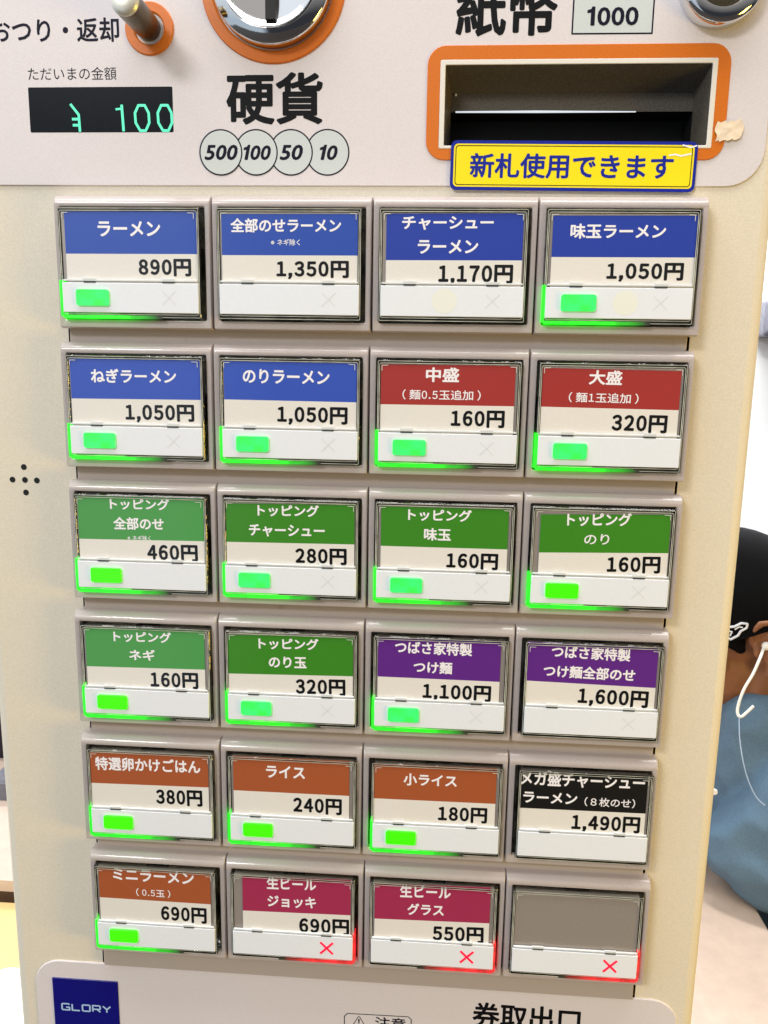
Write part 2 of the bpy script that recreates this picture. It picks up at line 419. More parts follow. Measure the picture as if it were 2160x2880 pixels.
# overlapping coin circles: the first lies on top
for i, (cx, t, tw) in enumerate(((-57.0, '500', 11.6), (-43.7, '100', 10.0), (-30.6, '50', 7.7), (-17.0, '10', 6.4))):
    y = YP - 0.12 + i * 0.03; pr = MB()
    pr.poly([(cx + 7.95 * math.cos(2 * PI * k / 48), 16.2 + 7.95 * math.sin(2 * PI * k / 48)) for k in range(48)], y, 'coin_fill')
    ring = []
    for r in (8.15, 7.65): ring.append([(cx + r * math.cos(2 * PI * k / 48), y - 0.006, 16.2 + r * math.sin(2 * PI * k / 48)) for k in range(48)])
    pr.loft(ring, 'navy_ink')
    write(pr, t, cx + 0.3, 16.2, tw, 5.0, y - 0.012, 'navy_ink', 0.03, shear=0.2, lat=True)
    pr.build('coin_mark', up_ob, smooth=0)

# --- amount display
d = MB()
plate(d, -129.7, -74.7, 23.3, 39.1, 0.5, 6, 5.36, 'glass_black', 0.05)
dw = d.build('amount_display', mach)
d = MB()
def px(u, v): return (-129.6 + (u - 97) / 1450 * 55.0, 39.0 - (v - 107) / 460 * 15.7)
W = 0.92; YD = 5.33
d.stroke([px(515, 275), px(595, 385), px(600, 560)], W, YD, 'vfd')
d.stroke([px(525, 430), px(590, 430)], W, YD - 0.02, 'vfd'); d.stroke([px(530, 492), px(592, 492)], W, YD - 0.02, 'vfd')
d.stroke([px(1032, 285), px(1042, 556)], W * 1.05, YD, 'vfd'); d.stroke([px(970, 332), px(1030, 325)], W * 0.8, YD - 0.02, 'vfd')
for u in (1155, 1383):
    q = [(45, 293), (108, 293), (145, 370), (148, 470), (110, 550), (55, 550), (12, 470), (8, 370)]
    d.stroke([px(u + a, b) for a, b in q], W, YD, 'vfd', True)
d.build('lit_digits', dw, smooth=0)

# --- coin return lever
s = MB(); s.lathe(-82.5, 58.6, [(9.0, 6), (9.0, 4.9), (8.7, 4.6), (5.9, 4.6), (5.4, 5.0), (5.4, 6.5), (0.01, 6.5)], 'orange')
lv = s.build('coin_return_lever', mach)
s = MB(); s.lathe(-82.5, 58.6, [(5.38, 6.2), (0.01, 6.2)], 'gap'); s.build('lever_hole', lv)
s = MB(); s.lathe(-82.8, 58.8, [(4.3, 8), (4.6, 2), (4.8, -14.5), (4.75, -16.2), (4.9, -16.6), (4.9, -17.2)], 'brushed', 40)
s.lathe(-82.8, 58.8, [(4.9, -17.2), (4.5, -18.0), (3.4, -18.6), (1.6, -18.9), (0.01, -19.0)], 'tip', 40)
s.build('lever_rod', lv)

# --- coin slot
s = MB(); s.lathe(-36.8, 72.6, [(26.2, 6), (26.2, 5.0), (25.9, 4.6), (22.6, 4.2), (21.9, 4.6), (21.6, 7), (0.01, 7)], 'orange', 96)
cs = s.build('coin_slot', mach)
s = MB()
s.lathe(-36.8, 72.6, [(21.4, 6.5), (21.4, 1.0), (21.1, 0.2), (20.6, -0.2), (17.6, -1.8), (17.2, -1.9), (16.9, -1.6), (16.2, -0.9), (13, 0.6), (9, 1.7), (5, 2.3), (0.01, 2.4)], 'chrome', 96)
dm = s.build('coin_bezel', cs)
s = MB(); s.box(-38.5, -34.9, -0.6, 4, 59.2, 86, 'gap'); s.build('slot_opening', cs)

# --- bill slot
s = MB(); rring(s, (19.2, 125.6, 13.5, 52.0, 6.5), (23.9, 121.1, 17.4, 47.2, 0.6), 5.6, 4.95, 'orange', 0.15, 6)
bs = s.build('bill_slot', mach)
s = MB()
rring(s, (23.85, 121.15, 17.35, 47.25, 0.5), (25.7, 119.3, 18.4, 45.5, 0.3), 5.5, 4.8, 'ivory', 0.2, 2)
s.build('slot_trim', bs)
s = MB()
q0, q1, q2 = (25.7, 119.3, 18.4, 45.5, 0.3), (26.6, 118.4, 18.6, 42.9, 0.3), (28.0, 117.2, 18.8, 39.8, 0.3)
g = lambda q, y: rr(q[0], q[1], q[2], q[3], q[4], y, 2)
s.loft([g(q0, 5.0), g(q1, 11.0), g(q2, 18.0)], 'dark_plastic')
xa, xb, zl, zu = 28.0, 117.2, 33.4, 39.8
s.add([(xa, 18.05, zl), (xb, 18.05, zl), (xb, 18.05, zu), (xa, 18.05, zu)], [(0, 1, 2, 3)], 'dark_plastic')
s.add([(xa, 30, 18.8), (xb, 30, 18.8), (xb, 30, zl), (xa, 30, zl)], [(0, 1, 2, 3)], 'gap')
for x in (xa, xb): s.add([(x, 18, 18.8), (x, 30, 18.8), (x, 30, zl), (x, 18, zl)], [(0, 1, 2, 3)], 'gap')
for z in (18.8, zl): s.add([(xa, 18, z), (xb, 18, z), (xb, 30, z), (xa, 30, z)], [(0, 1, 2, 3)], 'gap')
s.build('slot_funnel', bs)
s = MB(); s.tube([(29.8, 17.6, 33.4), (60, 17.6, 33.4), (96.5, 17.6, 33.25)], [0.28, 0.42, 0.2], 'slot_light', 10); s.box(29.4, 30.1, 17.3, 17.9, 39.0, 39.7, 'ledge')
s.build('slot_lip', bs)

# --- yellow sticker over the lower edge of the bill slot
s = MB()
plate(s, -44.0, 44.0, -8.55, 8.55, 2.2, 0.12, 0, 'sticker_blue', 0.03)
s.loft([rr(-42.9, 42.9, -7.4, 7.4, 1.5, -0.015)], 'yellow', False, True)
rg = [rr(-42.3, 42.3, -6.85, 6.85, 1.1, -0.03), rr(-42.0, 42.0, -6.55, 6.55, 0.9, -0.03)]
s.loft(rg, 'navy_ink')
write(s, '新札使用できます', -0.5, -0.05, 72.4, 8.2, -0.05, 'sticker_blue', 0.024)
s.stroke([(34.0, 3.9), (36.2, 4.2), (38.3, 3.7), (41.9, 4.5)], 0.55, -0.09, 'white_ink')
s.stroke([(38.5, 7.4), (41.6, 6.6), (43.5, 7.2)], 0.5, -0.09, 'white_ink')
st = s.build('notice_sticker', mach, (0, 0, 0), smooth=30)
st.location = (0.0724, 0.0046, 0.0113); st.rotation_euler = (0, R(0.45), 0)

# --- scrap of old tape
s = MB(); nx, nz = 10, 7; vs = []
for j in range(nz + 1):
    for i in range(nx + 1):
        u, v = i / nx, j / nz
        e = 0.8 * math.sin(i * 2.3 + j) * (1 if i in (0, nx) or j in (0, nz) else 0.2)
        vs.append((122.2 + 9.2 * u + 0.6 * e, 4.75 - 0.7 * abs(mnoise.noise((u * 4, v * 4, 1.3))) , 19.6 + 6.4 * v + 0.5 * e + 0.9 * u))
s.add(vs, [(j * (nx + 1) + i, j * (nx + 1) + i + 1, (j + 1) * (nx + 1) + i + 1, (j + 1) * (nx + 1) + i) for j in range(nz) for i in range(nx)], 'tape')
s.build('tape_scrap', mach)

# --- lock
s = MB(); s.lathe(119.4, 70.3, [(14.1, 6), (14.1, 1.0), (13.4, -0.6), (12.2, -1.4), (9.4, -1.7), (8.8, -1.0), (8.6, 0.5)], 'chrome', 64)
lk = s.build('door_lock', mach)
s = MB(); s.lathe(119.4, 70.3, [(8.5, 3), (8.5, 0.2), (8.1, -0.2), (5, -0.4), (0.01, -0.4)], 'brushed', 48); s.box(118.6, 120.2, -0.6, 1, 66, 74.5, 'gap')
s.build('lock_cylinder', lk)

# --- lower panel
lo = MB(); plate(lo, -151.6, 138.4, -460, -331.6, 12, 6, 5.35, 'panel', 0.3, 8)
lo_ob = lo.build('lower_panel', mach)
YP = 5.32
caption(lo_ob, '券取出口', 73.0, -345.0, 46.9, 12.6, YP, 'ink', 0.022)
pr = MB()
pr.stroke([(-8.2, -371), (-8.2, -350.4), (-6.8, -348.9), (20.6, -348.5), (22.0, -349.8), (22.0, -371)], 0.4, YP, 'navy_ink')
write(pr, '⚠', -1.6, -352.6, 5.6, 5.2, YP, 'navy_ink', 0.01)
write(pr, '注意', 12.6, -352.6, 13.6, 6.0, YP, 'navy_ink', 0.015)
pr.build('caution_mark', lo_ob, smooth=0)
s = MB(); plate(s, -143.6, -112.7, -372, -340.4, 0.3, 5.9, 4.9, 'logo_blue', 0.15)
cell, gap_, H = 4.25, 0.62, 3.9
LET = {'G': [[(1, .86), (.9, 1), (.12, 1), (0, .88), (0, .12), (.12, 0), (1, 0), (1, .45), (.55, .45)]], 'L': [[(0, 1), (0, 0), (1, 0)]],
       'O': [[(.1, 1), (.9, 1), (1, .9), (1, .1), (.9, 0), (.1, 0), (0, .1), (0, .9), (.1, 1)]],
       'R': [[(0, 0), (0, 1), (.9, 1), (1, .9), (1, .5), (.9, .42), (0, .42)], [(.55, .42), (1, 0)]], 'Y': [[(0, 1), (.5, .48), (1, 1)], [(.5, .48), (.5, 0)]]}
for i, ch in enumerate('GLORY'):
    for k, st_ in enumerate(LET[ch]):
        s.stroke([(-140.0 + i * (cell + gap_) + 0.35 + a * (cell - 0.7), -357.2 + 0.35 + b * (H - 0.7)) for a, b in st_], 0.72, 4.87 - 0.03 * k, 'logo_ink')
s.build('maker_nameplate', mach)

# ------------------------------------------------------------------ the 24 menu buttons
ROW_Z = [0.0, -53.7, -107.6, -161.6, -216.0, -270.3]; ROW_X = [0.6, 0.0, 0.2, -0.5, -0.7, 0.5]
# left, right, top, colour edge, bottom, tilt of each paper card, then its lines (text, x, z, width, height), all in mm from the button's upper middle
CARDS = {
    (1, 1): (-23.8, 26.2, -6.5, -21.5, -30.2, 0.2, [('ラーメン', 0.4, -12.6, 23.4, 5.1), ('890円', 13.5, -26.3, 19.4, 5.8)]),
    (1, 2): (-24.5, 25.5, -7.1, -21.6, -30.2, 0.2, [('全部のせラーメン', -1.0, -11.1, 40.5, 4.7), ('※ネギ除く', -1.1, -17.0, 10.7, 2.2), ('1,350円', 8.9, -26.5, 26.3, 5.7)]),
    (1, 3): (-23.8, 25.1, -6.7, -22.9, -29.9, 0.3, [('チャーシュー', -2.0, -10.0, 32.6, 4.4), ('ラーメン', -1.7, -18.2, 21.5, 4.5), ('1,170円', 8.6, -27.7, 26.4, 6.2)]),
    (1, 4): (-24.2, 26.4, -7.2, -21.4, -29.9, 0.2, [('味玉ラーメン', -1.5, -12.5, 33.1, 4.8), ('1,050円', 8.9, -26.3, 26.5, 5.7)]),
    (2, 1): (-24.7, 25.8, -6.2, -21.4, -30.9, 0.4, [('ねぎラーメン', -0.2, -12.6, 33.1, 5.0), ('1,050円', 9.6, -26.5, 26.5, 6.1)]),
    (2, 2): (-24.8, 25.6, -6.5, -20.9, -30.5, -0.2, [('のりラーメン', -1.2, -11.9, 32.8, 5.0), ('1,050円', 8.8, -26.2, 26.4, 6.1)]),
    (2, 3): (-25.0, 24.6, -6.6, -21.4, -30.5, 0.2, [('中盛', -2.3, -10.2, 12.0, 5.0), ('（ 麵0.5玉追加 ）', -2.5, -17.6, 29.1, 3.7), ('160円', 11.3, -26.3, 19.5, 6.0)]),
    (2, 4): (-25.1, 24.7, -7.2, -21.4, -30.5, -0.4, [('大盛', -2.5, -10.2, 11.7, 5.0), ('（ 麵1玉追加 ）', -2.8, -17.6, 25.3, 3.6), ('320円', 10.9, -26.8, 19.6, 6.1)]),
    (3, 1): (-24.7, 25.7, -5.5, -22.9, -30.4, 0.6, [('トッピング', 0.2, -8.5, 23.7, 4.2), ('全部のせ', -0.5, -16.3, 20.1, 4.8), ('※ネギ除く', -0.5, -22.1, 9.4, 1.9), ('460円', 12.8, -27.8, 19.9, 6.3)]),
    (3, 2): (-25.0, 25.3, -6.8, -22.3, -30.8, 0.6, [('トッピング', -0.7, -9.4, 23.9, 4.4), ('チャーシュー', -1.3, -17.4, 29.7, 4.6), ('280円', 12.2, -27.3, 19.7, 6.1)]),
    (3, 3): (-24.1, 24.5, -6.6, -22.2, -30.7, 0.1, [('トッピング', -1.8, -9.5, 24.1, 4.4), ('味玉', -2.5, -17.1, 10.1, 4.7), ('160円', 11.2, -27.3, 19.4, 6.0)]),
    (3, 4): (-23.1, 25.2, -7.4, -22.3, -30.5, 1.5, [('トッピング', -1.4, -9.4, 23.8, 4.8), ('のり', -1.9, -17.1, 9.3, 4.0), ('160円', 12.6, -26.7, 19.5, 6.1)]),
    (4, 1): (-24.4, 24.7, -5.6, -22.5, -31.5, 0.7, [('トッピング', -0.9, -9.3, 23.7, 4.3), ('ネギ', -1.3, -17.0, 10.5, 4.3), ('160円', 11.8, -27.4, 19.4, 6.5)]),
    (4, 2): (-25.3, 25.2, -6.4, -22.9, -31.2, 1.1, [('トッピング', -0.9, -9.8, 24.1, 4.5), ('のり玉', -1.3, -17.6, 15.1, 4.5), ('320円', 12.1, -27.7, 19.7, 6.5)]),
    (4, 3): (-24.5, 23.8, -5.5, -22.1, -31.1, -0.2, [('つばさ家特製', -2.8, -9.3, 30.3, 5.0), ('つけ麵', -2.8, -17.3, 15.1, 4.8), ('1,100円', 7.0, -27.5, 26.7, 6.3)]),
    (4, 4): (-25.5, 24.6, -5.3, -21.6, -30.5, -1.0, [('つばさ家特製', -1.2, -8.8, 30.2, 4.9), ('つけ麵全部のせ', -1.4, -16.9, 35.3, 4.9), ('1,600円', 8.5, -26.9, 26.8, 6.5)]),
    (5, 1): (-25.4, 24.9, -5.8, -20.2, -30.5, 0.7, [('特選卵かけごはん', -0.9, -11.1, 44.7, 5.8), ('380円', 12.2, -25.3, 19.3, 6.8)]),
    (5, 2): (-24.2, 24.1, -4.9, -20.5, -30.7, 0.1, [('ライス', -2.5, -11.2, 16.0, 5.2), ('240円', 10.9, -25.8, 19.8, 6.7)]),
    (5, 3): (-25.6, 24.3, -5.1, -20.8, -30.7, 0.3, [('小ライス', -2.6, -11.6, 21.5, 5.1), ('180円', 11.1, -26.3, 19.6, 6.4)]),
    (5, 4): (-25.6, 24.7, -5.0, -21.7, -31.4, 0.3, [('メガ盛チャーシュー', -1.2, -8.4, 49.2, 6.0), ('ラーメン', -13.7, -16.8, 21.4, 4.6), ('（８枚のせ）', 10.2, -17.5, 20.1, 3.9), ('1,490円', 9.2, -27.0, 26.9, 6.7)]),
    (6, 1): (-24.3, 24.5, -5.5, -20.3, -29.8, -0.3, [('ミニラーメン', -0.4, -8.5, 35.3, 5.4), ('（ 0.5玉 ）', -0.7, -16.6, 15.0, 3.7), ('690円', 12.5, -26.2, 19.6, 7.0)]),
    (6, 2): (-21.2, 25.1, -5.2, -22.0, -31.4, 1.0, [('生ビール', -0.3, -8.2, 20.9, 5.5), ('ジョッキ', -0.2, -16.9, 20.7, 5.2), ('690円', 13.8, -27.8, 21.0, 7.1)]),
    (6, 3): (-24.3, 24.0, -5.0, -21.9, -31.9, 1.2, [('生ビール', -3.3, -8.2, 21.0, 5.7), ('グラス', -3.0, -16.7, 15.1, 5.2), ('550円', 11.1, -27.6, 20.9, 7.0)]),
    (6, 4): (-25.4, 26.1, -4.7, -13.0, -31.7, 0.6, []),
}
BAND = {(1, 1): 'blue', (1, 2): 'blue', (1, 3): 'deep', (1, 4): 'deep', (2, 1): 'sky', (2, 2): 'sky', (2, 3): 'red', (2, 4): 'red',
        (3, 1): 'hazed_green', (3, 2): 'green', (3, 3): 'green', (3, 4): 'green', (4, 1): 'hazed_green', (4, 2): 'green', (4, 3): 'purple', (4, 4): 'purple',
        (5, 1): 'brown', (5, 2): 'brown', (5, 3): 'brown', (5, 4): 'black', (6, 1): 'brown', (6, 2): 'wine', (6, 3): 'wine'}
MINT = {(1, 1), (1, 4), (2, 1), (2, 2), (2, 3), (2, 4), (3, 2), (3, 3), (4, 2), (4, 3)}
UNLIT = {(1, 2), (1, 3), (4, 4), (5, 4)}
CROSS = {(6, 2), (6, 3), (6, 4)}
FAINT_X = {(1, 1), (1, 2), (1, 3), (1, 4), (2, 1), (2, 2), (2, 3), (3, 2), (3, 3), (3, 4), (4, 2), (4, 3), (4, 4)}
FAINT_O = {(1, 3): -2.5, (1, 4): 2.5}
BTN_LABEL = {
    (1, 1): 'blue button for plain ramen at 890 yen, green lamp lit',
    (1, 2): 'blue button for ramen with all toppings at 1,350 yen, unlit',
    (1, 3): 'blue button for roast pork ramen at 1,170 yen, unlit',
    (1, 4): 'blue button for seasoned egg ramen at 1,050 yen, green lamp lit',
    (2, 1): 'blue button for leek ramen at 1,050 yen, green lamp lit',
    (2, 2): 'blue button for seaweed ramen at 1,050 yen, green lamp lit',
    (2, 3): 'red button for medium helping at 160 yen, green lamp lit',
    (2, 4): 'red button for large helping at 320 yen, green lamp lit',
    (3, 1): 'green button, reflection haze painted in, for all toppings at 460 yen, green lamp lit',
    (3, 2): 'green button for roast pork topping at 280 yen, green lamp lit',
    (3, 3): 'green button for seasoned egg topping at 160 yen, green lamp lit',
    (3, 4): 'green button for seaweed topping at 160 yen, green lamp lit',
    (4, 1): 'green button, reflection haze painted in, for leek topping at 160 yen, green lamp lit',
    (4, 2): 'green button for seaweed and egg topping at 320 yen, green lamp lit',
    (4, 3): 'purple button for dipping noodles at 1,100 yen, green lamp lit',
    (4, 4): 'purple button for dipping noodles with all toppings at 1,600 yen, unlit',
    (5, 1): 'brown button for egg over rice at 380 yen, green lamp lit',
    (5, 2): 'brown button for rice at 240 yen, green lamp lit',
    (5, 3): 'brown button for small rice at 180 yen, green lamp lit',
    (5, 4): 'black button for giant roast pork ramen at 1,490 yen, unlit',
    (6, 1): 'brown button for mini ramen at 690 yen, green lamp lit',
    (6, 2): 'wine red button for draught beer mug at 690 yen, red cross lit',
    (6, 3): 'wine red button for draught beer glass at 550 yen, red cross lit',
    (6, 4): 'blank grey button without a card, red cross lit',
}

def frame_mesh():
    mb = MB(); X, T, B = 29.86, -0.05, -48.75; loops = []
    def lp(t, b, sd, y, r): return rr(-X + sd, X - sd, B + b, T - t, r, y, 3)
    loops.append(lp(0, 0, 0, 5.0, 0.5)); loops.append(lp(0, 0, 0, 1.2, 0.5))
    for tp, y, sd in ((0.0, 0.7, 0.0), (0.12, 0.3, 0.03), (0.45, -0.2, 0.1), (1.55, -1.3, 0.25), (1.95, -1.65, 0.36), (2.5, -1.9, 0.46), (3.0, -2.0, 0.5)):
        loops.append(lp(tp, sd * 1.3, sd, y, 0.5))
    ix = (-27.3, 27.6, -45.3, -4.3)
    for e, y in ((-0.5, -2.0), (-0.15, -1.85), (0, -1.5), (0, 3.0)):
        loops.append(rr(ix[0] + e, ix[1] - e, ix[2] + e, ix[3] - e, 0.7, y, 3))
    mb.loft(loops, 'frame')
    mb.loft([rr(ix[0], ix[1], ix[2], ix[3], 0.7, 0.8, 3)], 'recess', False, True)
    return mb.mesh('menu_button', 30)
FRAME = frame_mesh()

def rim_mesh():
    mb = MB()
    o, i = (-26.8, 27.0, -44.9, -4.9, 0.8), (-25.5, 25.7, -43.1, -6.5, 0.4)
    g = lambda q, e, y: rr(q[0] + e, q[1] - e, q[2] + e, q[3] - e, max(q[4] - e, 0.1), y, 3)
    lp = [g(o, 0, 0.6), g(o, 0, -4.0), g(o, 0.5, -4.5), g(i, -0.3, -4.5), g(i, 0, -4.2), g(i, 0, 0.6), g(o, 0, 0.6)]
    mb.loft(lp, 'acrylic')
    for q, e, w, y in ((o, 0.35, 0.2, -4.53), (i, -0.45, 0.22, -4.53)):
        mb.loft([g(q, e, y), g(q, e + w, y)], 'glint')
    return mb.mesh('acrylic_rim', 30)
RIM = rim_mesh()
def holder_mesh():
    mb = MB()
    mb.box(-25.4, 25.6, -3.9, 0.7, -31.2, -6.4, 'holder')
    # dark clips that show through the clear rim, and the glints at the upper corners
    for x0, x1, z0, z1 in ((-4.5, 5.0, -6.2, -5.3), (-26.6, -25.6, -29, -18), (25.8, 26.8, -30, -19), (-5, 4, -44.6, -43.7)):
        mb.box(x0, x1, -1.0 if z0 > -10 else -3.2, 0.7, z0, z1, 'gap')
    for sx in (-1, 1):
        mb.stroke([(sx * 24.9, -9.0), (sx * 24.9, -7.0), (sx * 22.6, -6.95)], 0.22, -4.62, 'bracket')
    return mb.mesh('card_holder', 30)
HOLDER = holder_mesh()
def pane_mesh():
    mb = MB(); mb.add([(-25.3, -4.42, -30.7), (25.5, -4.42, -30.7), (25.5, -4.42, -6.7), (-25.3, -4.42, -6.7)], [(0, 1, 2, 3)], 'pane'); return mb.mesh('clear_pane', 0)
PANE = pane_mesh()
def ledge_mesh():
    mb = MB()
    mb.loft([rr(-25.6, 25.8, -31.5, -30.8, 0.3, -4.25, 2), rr(-25.6, 25.8, -31.5, -30.8, 0.3, -4.8, 2), rr(-25.4, 25.6, -31.35, -30.9, 0.2, -5.0, 2)], 'ledge', False, True)
    for cx in (-15.3, 14.8):
        mb.box(cx - 2.4, cx + 2.4, -5.04, -4.3, -30.9, -30.45, 'ledge'); mb.box(cx - 2.2, cx + 2.2, -5.06, -4.3, -31.98, -31.45, 'notch')
    return mb.mesh('card_ledge', 30)
LEDGE = ledge_mesh()
def edge_mesh(cross):
    mb = MB()
    if not cross:
        mb.box(-27.05, -26.0, -4.62, -0.5, -44.3, -31.2, 'green_edge')
        mb.box(-26.0, 12.0, -4.62, -0.5, -45.0, -43.8, 'green_edge')
    else:
        mb.box(26.2, 27.15, -4.62, -0.5, -44.3, -30.5, 'red_edge')
        mb.box(-6.0, 26.2, -4.62, -0.5, -45.0, -44.0, 'red_edge')
    return mb.mesh('lit_edge', 0)
EDGE_G, EDGE_R = edge_mesh(False), edge_mesh(True)
def lamp_mesh(m):
    mb = MB(); plate(mb, -20.4, -7.9, -40.4, -34.5, 0.9, -4.9, -5.9, m, 0.1, 4); return mb.mesh('green_lamp', 30)
LAMP = {'lime': lamp_mesh('lime'), 'mint': lamp_mesh('mint')}
def xmesh():
    mb = MB()
    for sgn in (1, -1):
        mb.stroke([(15 - 2.75, -37.5 - 2.75 * sgn), (15 + 2.75, -37.5 + 2.75 * sgn)], 0.95, -5.1 - 0.02 * sgn, 'red_lamp')
    return mb.mesh('cross_lamp', 0)
XLAMP = xmesh()

for (r, cn) in sorted(CARDS):
    x0, x1, top, edge, bot, tilt, lines = CARDS[(r, cn)]
    bx, bz = (cn - 2.5) * 60.0, ROW_Z[r - 1]
    btn = put('menu_button', FRAME, mach, ((bx + ROW_X[r - 1]) * 0.001, 0, bz * 0.001))
    L = (-ROW_X[r - 1] * 0.001, 0, 0)
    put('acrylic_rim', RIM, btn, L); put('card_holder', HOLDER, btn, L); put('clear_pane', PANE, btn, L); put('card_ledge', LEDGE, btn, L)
    if lines:
        mb = MB(); b = 'band_' + BAND[(r, cn)]
        mx = (x0 + x1) / 2; k = math.tan(R(tilt))
        zz = lambda x, z: z + (x - mx) * k
        x0b, x1b = x0 - 0.3, x1
        bot2 = -33.6
        mb.add([(x0b, -4.2, zz(x0b, edge)), (x1b, -4.2, zz(x1b, edge)), (x1b, -4.2, zz(x1b, top)), (x0b, -4.2, zz(x0b, top))], [(0, 1, 2, 3)], b)
        mb.add([(x0b, -4.2, bot2), (x1b, -4.2, bot2), (x1b, -4.2, zz(x1b, edge)), (x0b, -4.2, zz(x0b, edge))], [(0, 1, 2, 3)], 'paper')
        mb.add([(x0b, -4.2, bot2), (x1b, -4.2, bot2), (x1b, -3.8, bot2), (x0b, -3.8, bot2)], [(0, 1, 2, 3)], 'paper')
        for t, cx, cz, w, h in lines:
            price = t.endswith('円')
            small = h < 4.2
            write(mb, t, cx, cz, w, h, -4.23, 'ink' if price else 'white_ink', 0.04 if price else (0.012 if small else 0.03), rot=tilt)
        mb.build('menu_card', btn, L, smooth=0)
    mb = MB()
    plate(mb, -25.9, 26.2, -42.9, -32.0, 0.3, -3.5, -5.0, 'window', 0.2, 3)
    if (r, cn) in FAINT_X:
        for sgn in (1, -1): mb.stroke([(15 - 2.6, -37.3 - 2.5 * sgn), (15 + 2.6, -37.3 + 2.5 * sgn)], 0.28, -5.03 - 0.01 * sgn, 'faint')
    if (r, cn) in FAINT_O:
        ox = FAINT_O[(r, cn)]
        mb.poly([(ox + 4.6 * math.cos(k * PI / 16), -37.3 + 4.4 * math.sin(k * PI / 16)) for k in range(32)], -5.02, 'faint_yellow')
    mb.build('status_window', btn, L)
    if (r, cn) in CROSS:
        put('cross_lamp', XLAMP, btn, L); put('lit_edge', EDGE_R, btn, L)
    elif (r, cn) not in UNLIT:
        put('green_lamp', LAMP['mint' if (r, cn) in MINT else 'lime'], btn, L); put('lit_edge', EDGE_G, btn, L)
    btn['label'] = BTN_LABEL[(r, cn)]

# ================================================================== BEHIND THE MACHINE
M['counter'] = mat('pinkish_counter_top', (208, 188, 174), 0.45, var=0.05, vscale=60, bump=0.05, bscale=400)
M['counter_edge'] = mat('brown_counter_edge', (120, 92, 70), 0.5, var=0.1, vscale=30)
M['yellow_wood'] = mat('yellow_wood', (232, 202, 140), 0.45, var=0.06, vscale=18)
M['white_gloss'] = mat('white_melamine', (240, 240, 238), 0.35, var=0.01, vscale=30)
M['grey_box'] = mat('grey_plastic', (112, 112, 122), 0.5, var=0.06, vscale=90)
M['dark_cloth'] = mat('dark_cloth', (34, 26, 40), 0.8, var=0.2, vscale=120)
M['black_cloth'] = mat('black_cap_cloth', (6, 7, 10), 0.9, var=0.3, vscale=700, bump=0.3, bscale=1500, spec=0.15)
M['denim'] = mat('faded_blue_denim', (92, 120, 144), 0.85, var=0.09, vscale=420, bump=0.35, bscale=1300)
M['trousers'] = mat('black_trousers', (20, 20, 24), 0.9, var=0.2, vscale=300)
M['skin'] = mat('skin', (134, 88, 58), 0.5, var=0.06, vscale=120, bump=0.08, bscale=700)
M['hair'] = mat('black_hair', (7, 6, 6), 0.8, spec=0.1, var=0.5, vscale=600, bump=0.5, bscale=900)
M['white_rubber'] = mat('white_cord_rubber', (238, 238, 236), 0.4)
M['shaded_cord'] = mat('cord_in_painted_shade', (150, 166, 186), 0.5)  # grey-blue tone stands in for shade lying on the thin cord
M['steel_leg'] = mat('dark_steel', (60, 58, 56), 0.4, 0.8)
M['cap_mark'] = mat('white_embroidery', (225, 230, 240), 0.7, var=0.1, vscale=900)
M['eye'] = mat('eye_white', (230, 226, 220), 0.2)

# --- table the person leans on
tb = empty('table', (0.1, 0.55, 0)); tag(tb, 'pinkish beige table under the elbow of the person in the black cap', 'table')
LT = (-0.1, -0.55, 0)
mb = MB(1.0)
def rr3(x0, x1, y0, y1, r, z, n=8):
    return [(x, y, z) for x, _, y in rr(x0, x1, y0, y1, r, 0, n)]
mb.loft([rr3(-0.28, 0.47, 0.37, 1.15, 0.02, 0.708), rr3(-0.28, 0.47, 0.37, 1.15, 0.02, 0.736), rr3(-0.277, 0.467, 0.373, 1.147, 0.018, 0.74)], 'counter', True, True)
mb.build('table_top', tb, LT)
for x in (-0.24, 0.42):
    for y in (0.42, 1.09):
        mb = MB(1.0); mb.tube([(x, y, 0), (x, y, 0.708)], 0.017, 'steel_leg', 12); mb.build('leg', tb, LT)

# --- counters on the left
ct = empty('low_counter', (-0.8, 0.42, 0)); tag(ct, 'yellow wooden counter top at the left edge, nearest the machine', 'counter')
LC = (0.8, -0.42, 0)
mb = MB(1.0); mb.box(-1.3, -0.30, 0.2, 0.606, 0.70, 0.74, 'yellow_wood'); mb.build('counter_top', ct, LC)
mb = MB(1.0); mb.box(-1.28, -0.34, 0.23, 0.58, 0.0, 0.70, 'counter_edge'); mb.build('counter_base', ct, LC)
sc_ = empty('serving_counter', (-0.9, 0.85, 0)); tag(sc_, 'pale counter with a brown front edge behind the yellow counter', 'counter')
LS = (0.9, -0.85, 0)
mb = MB(1.0); mb.box(-1.6, -0.32, 0.612, 1.10, 0.752, 0.768, 'counter'); mb.build('counter_top', sc_, LS)
mb = MB(1.0); mb.box(-1.6, -0.32, 0.622, 1.08, 0.0, 0.752, 'counter_edge'); mb.build('counter_base', sc_, LS)
mb = MB(1.0)
mb.loft([rr3(-0.455, -0.33, 0.25, 0.468, 0.012, 0.7405), rr3(-0.462, -0.323, 0.243, 0.475, 0.016, 0.758), rr3(-0.457, -0.328, 0.248, 0.470, 0.014, 0.7585), rr3(-0.450, -0.335, 0.255, 0.463, 0.012, 0.745)], 'white_gloss', True, True)
tag(mb.build('serving_tray'), 'white tray with raised rim lying on the yellow counter', 'tray')
mb = MB(1.0)
mb.loft([rr3(-0.66, -0.585, 0.80, 0.86, 0.012, 0.7683), rr3(-0.66, -0.585, 0.80, 0.86, 0.012, 0.796), rr3(-0.655, -0.59, 0.805, 0.855, 0.01, 0.801)], 'grey_box', True, True)
mb.box(-0.64, -0.605, 0.822, 0.838, 0.8011, 0.804, 'white_gloss')
tag(mb.build('napkin_box'), 'small grey napkin box standing on the pale counter', 'box')
mb = MB(1.0)
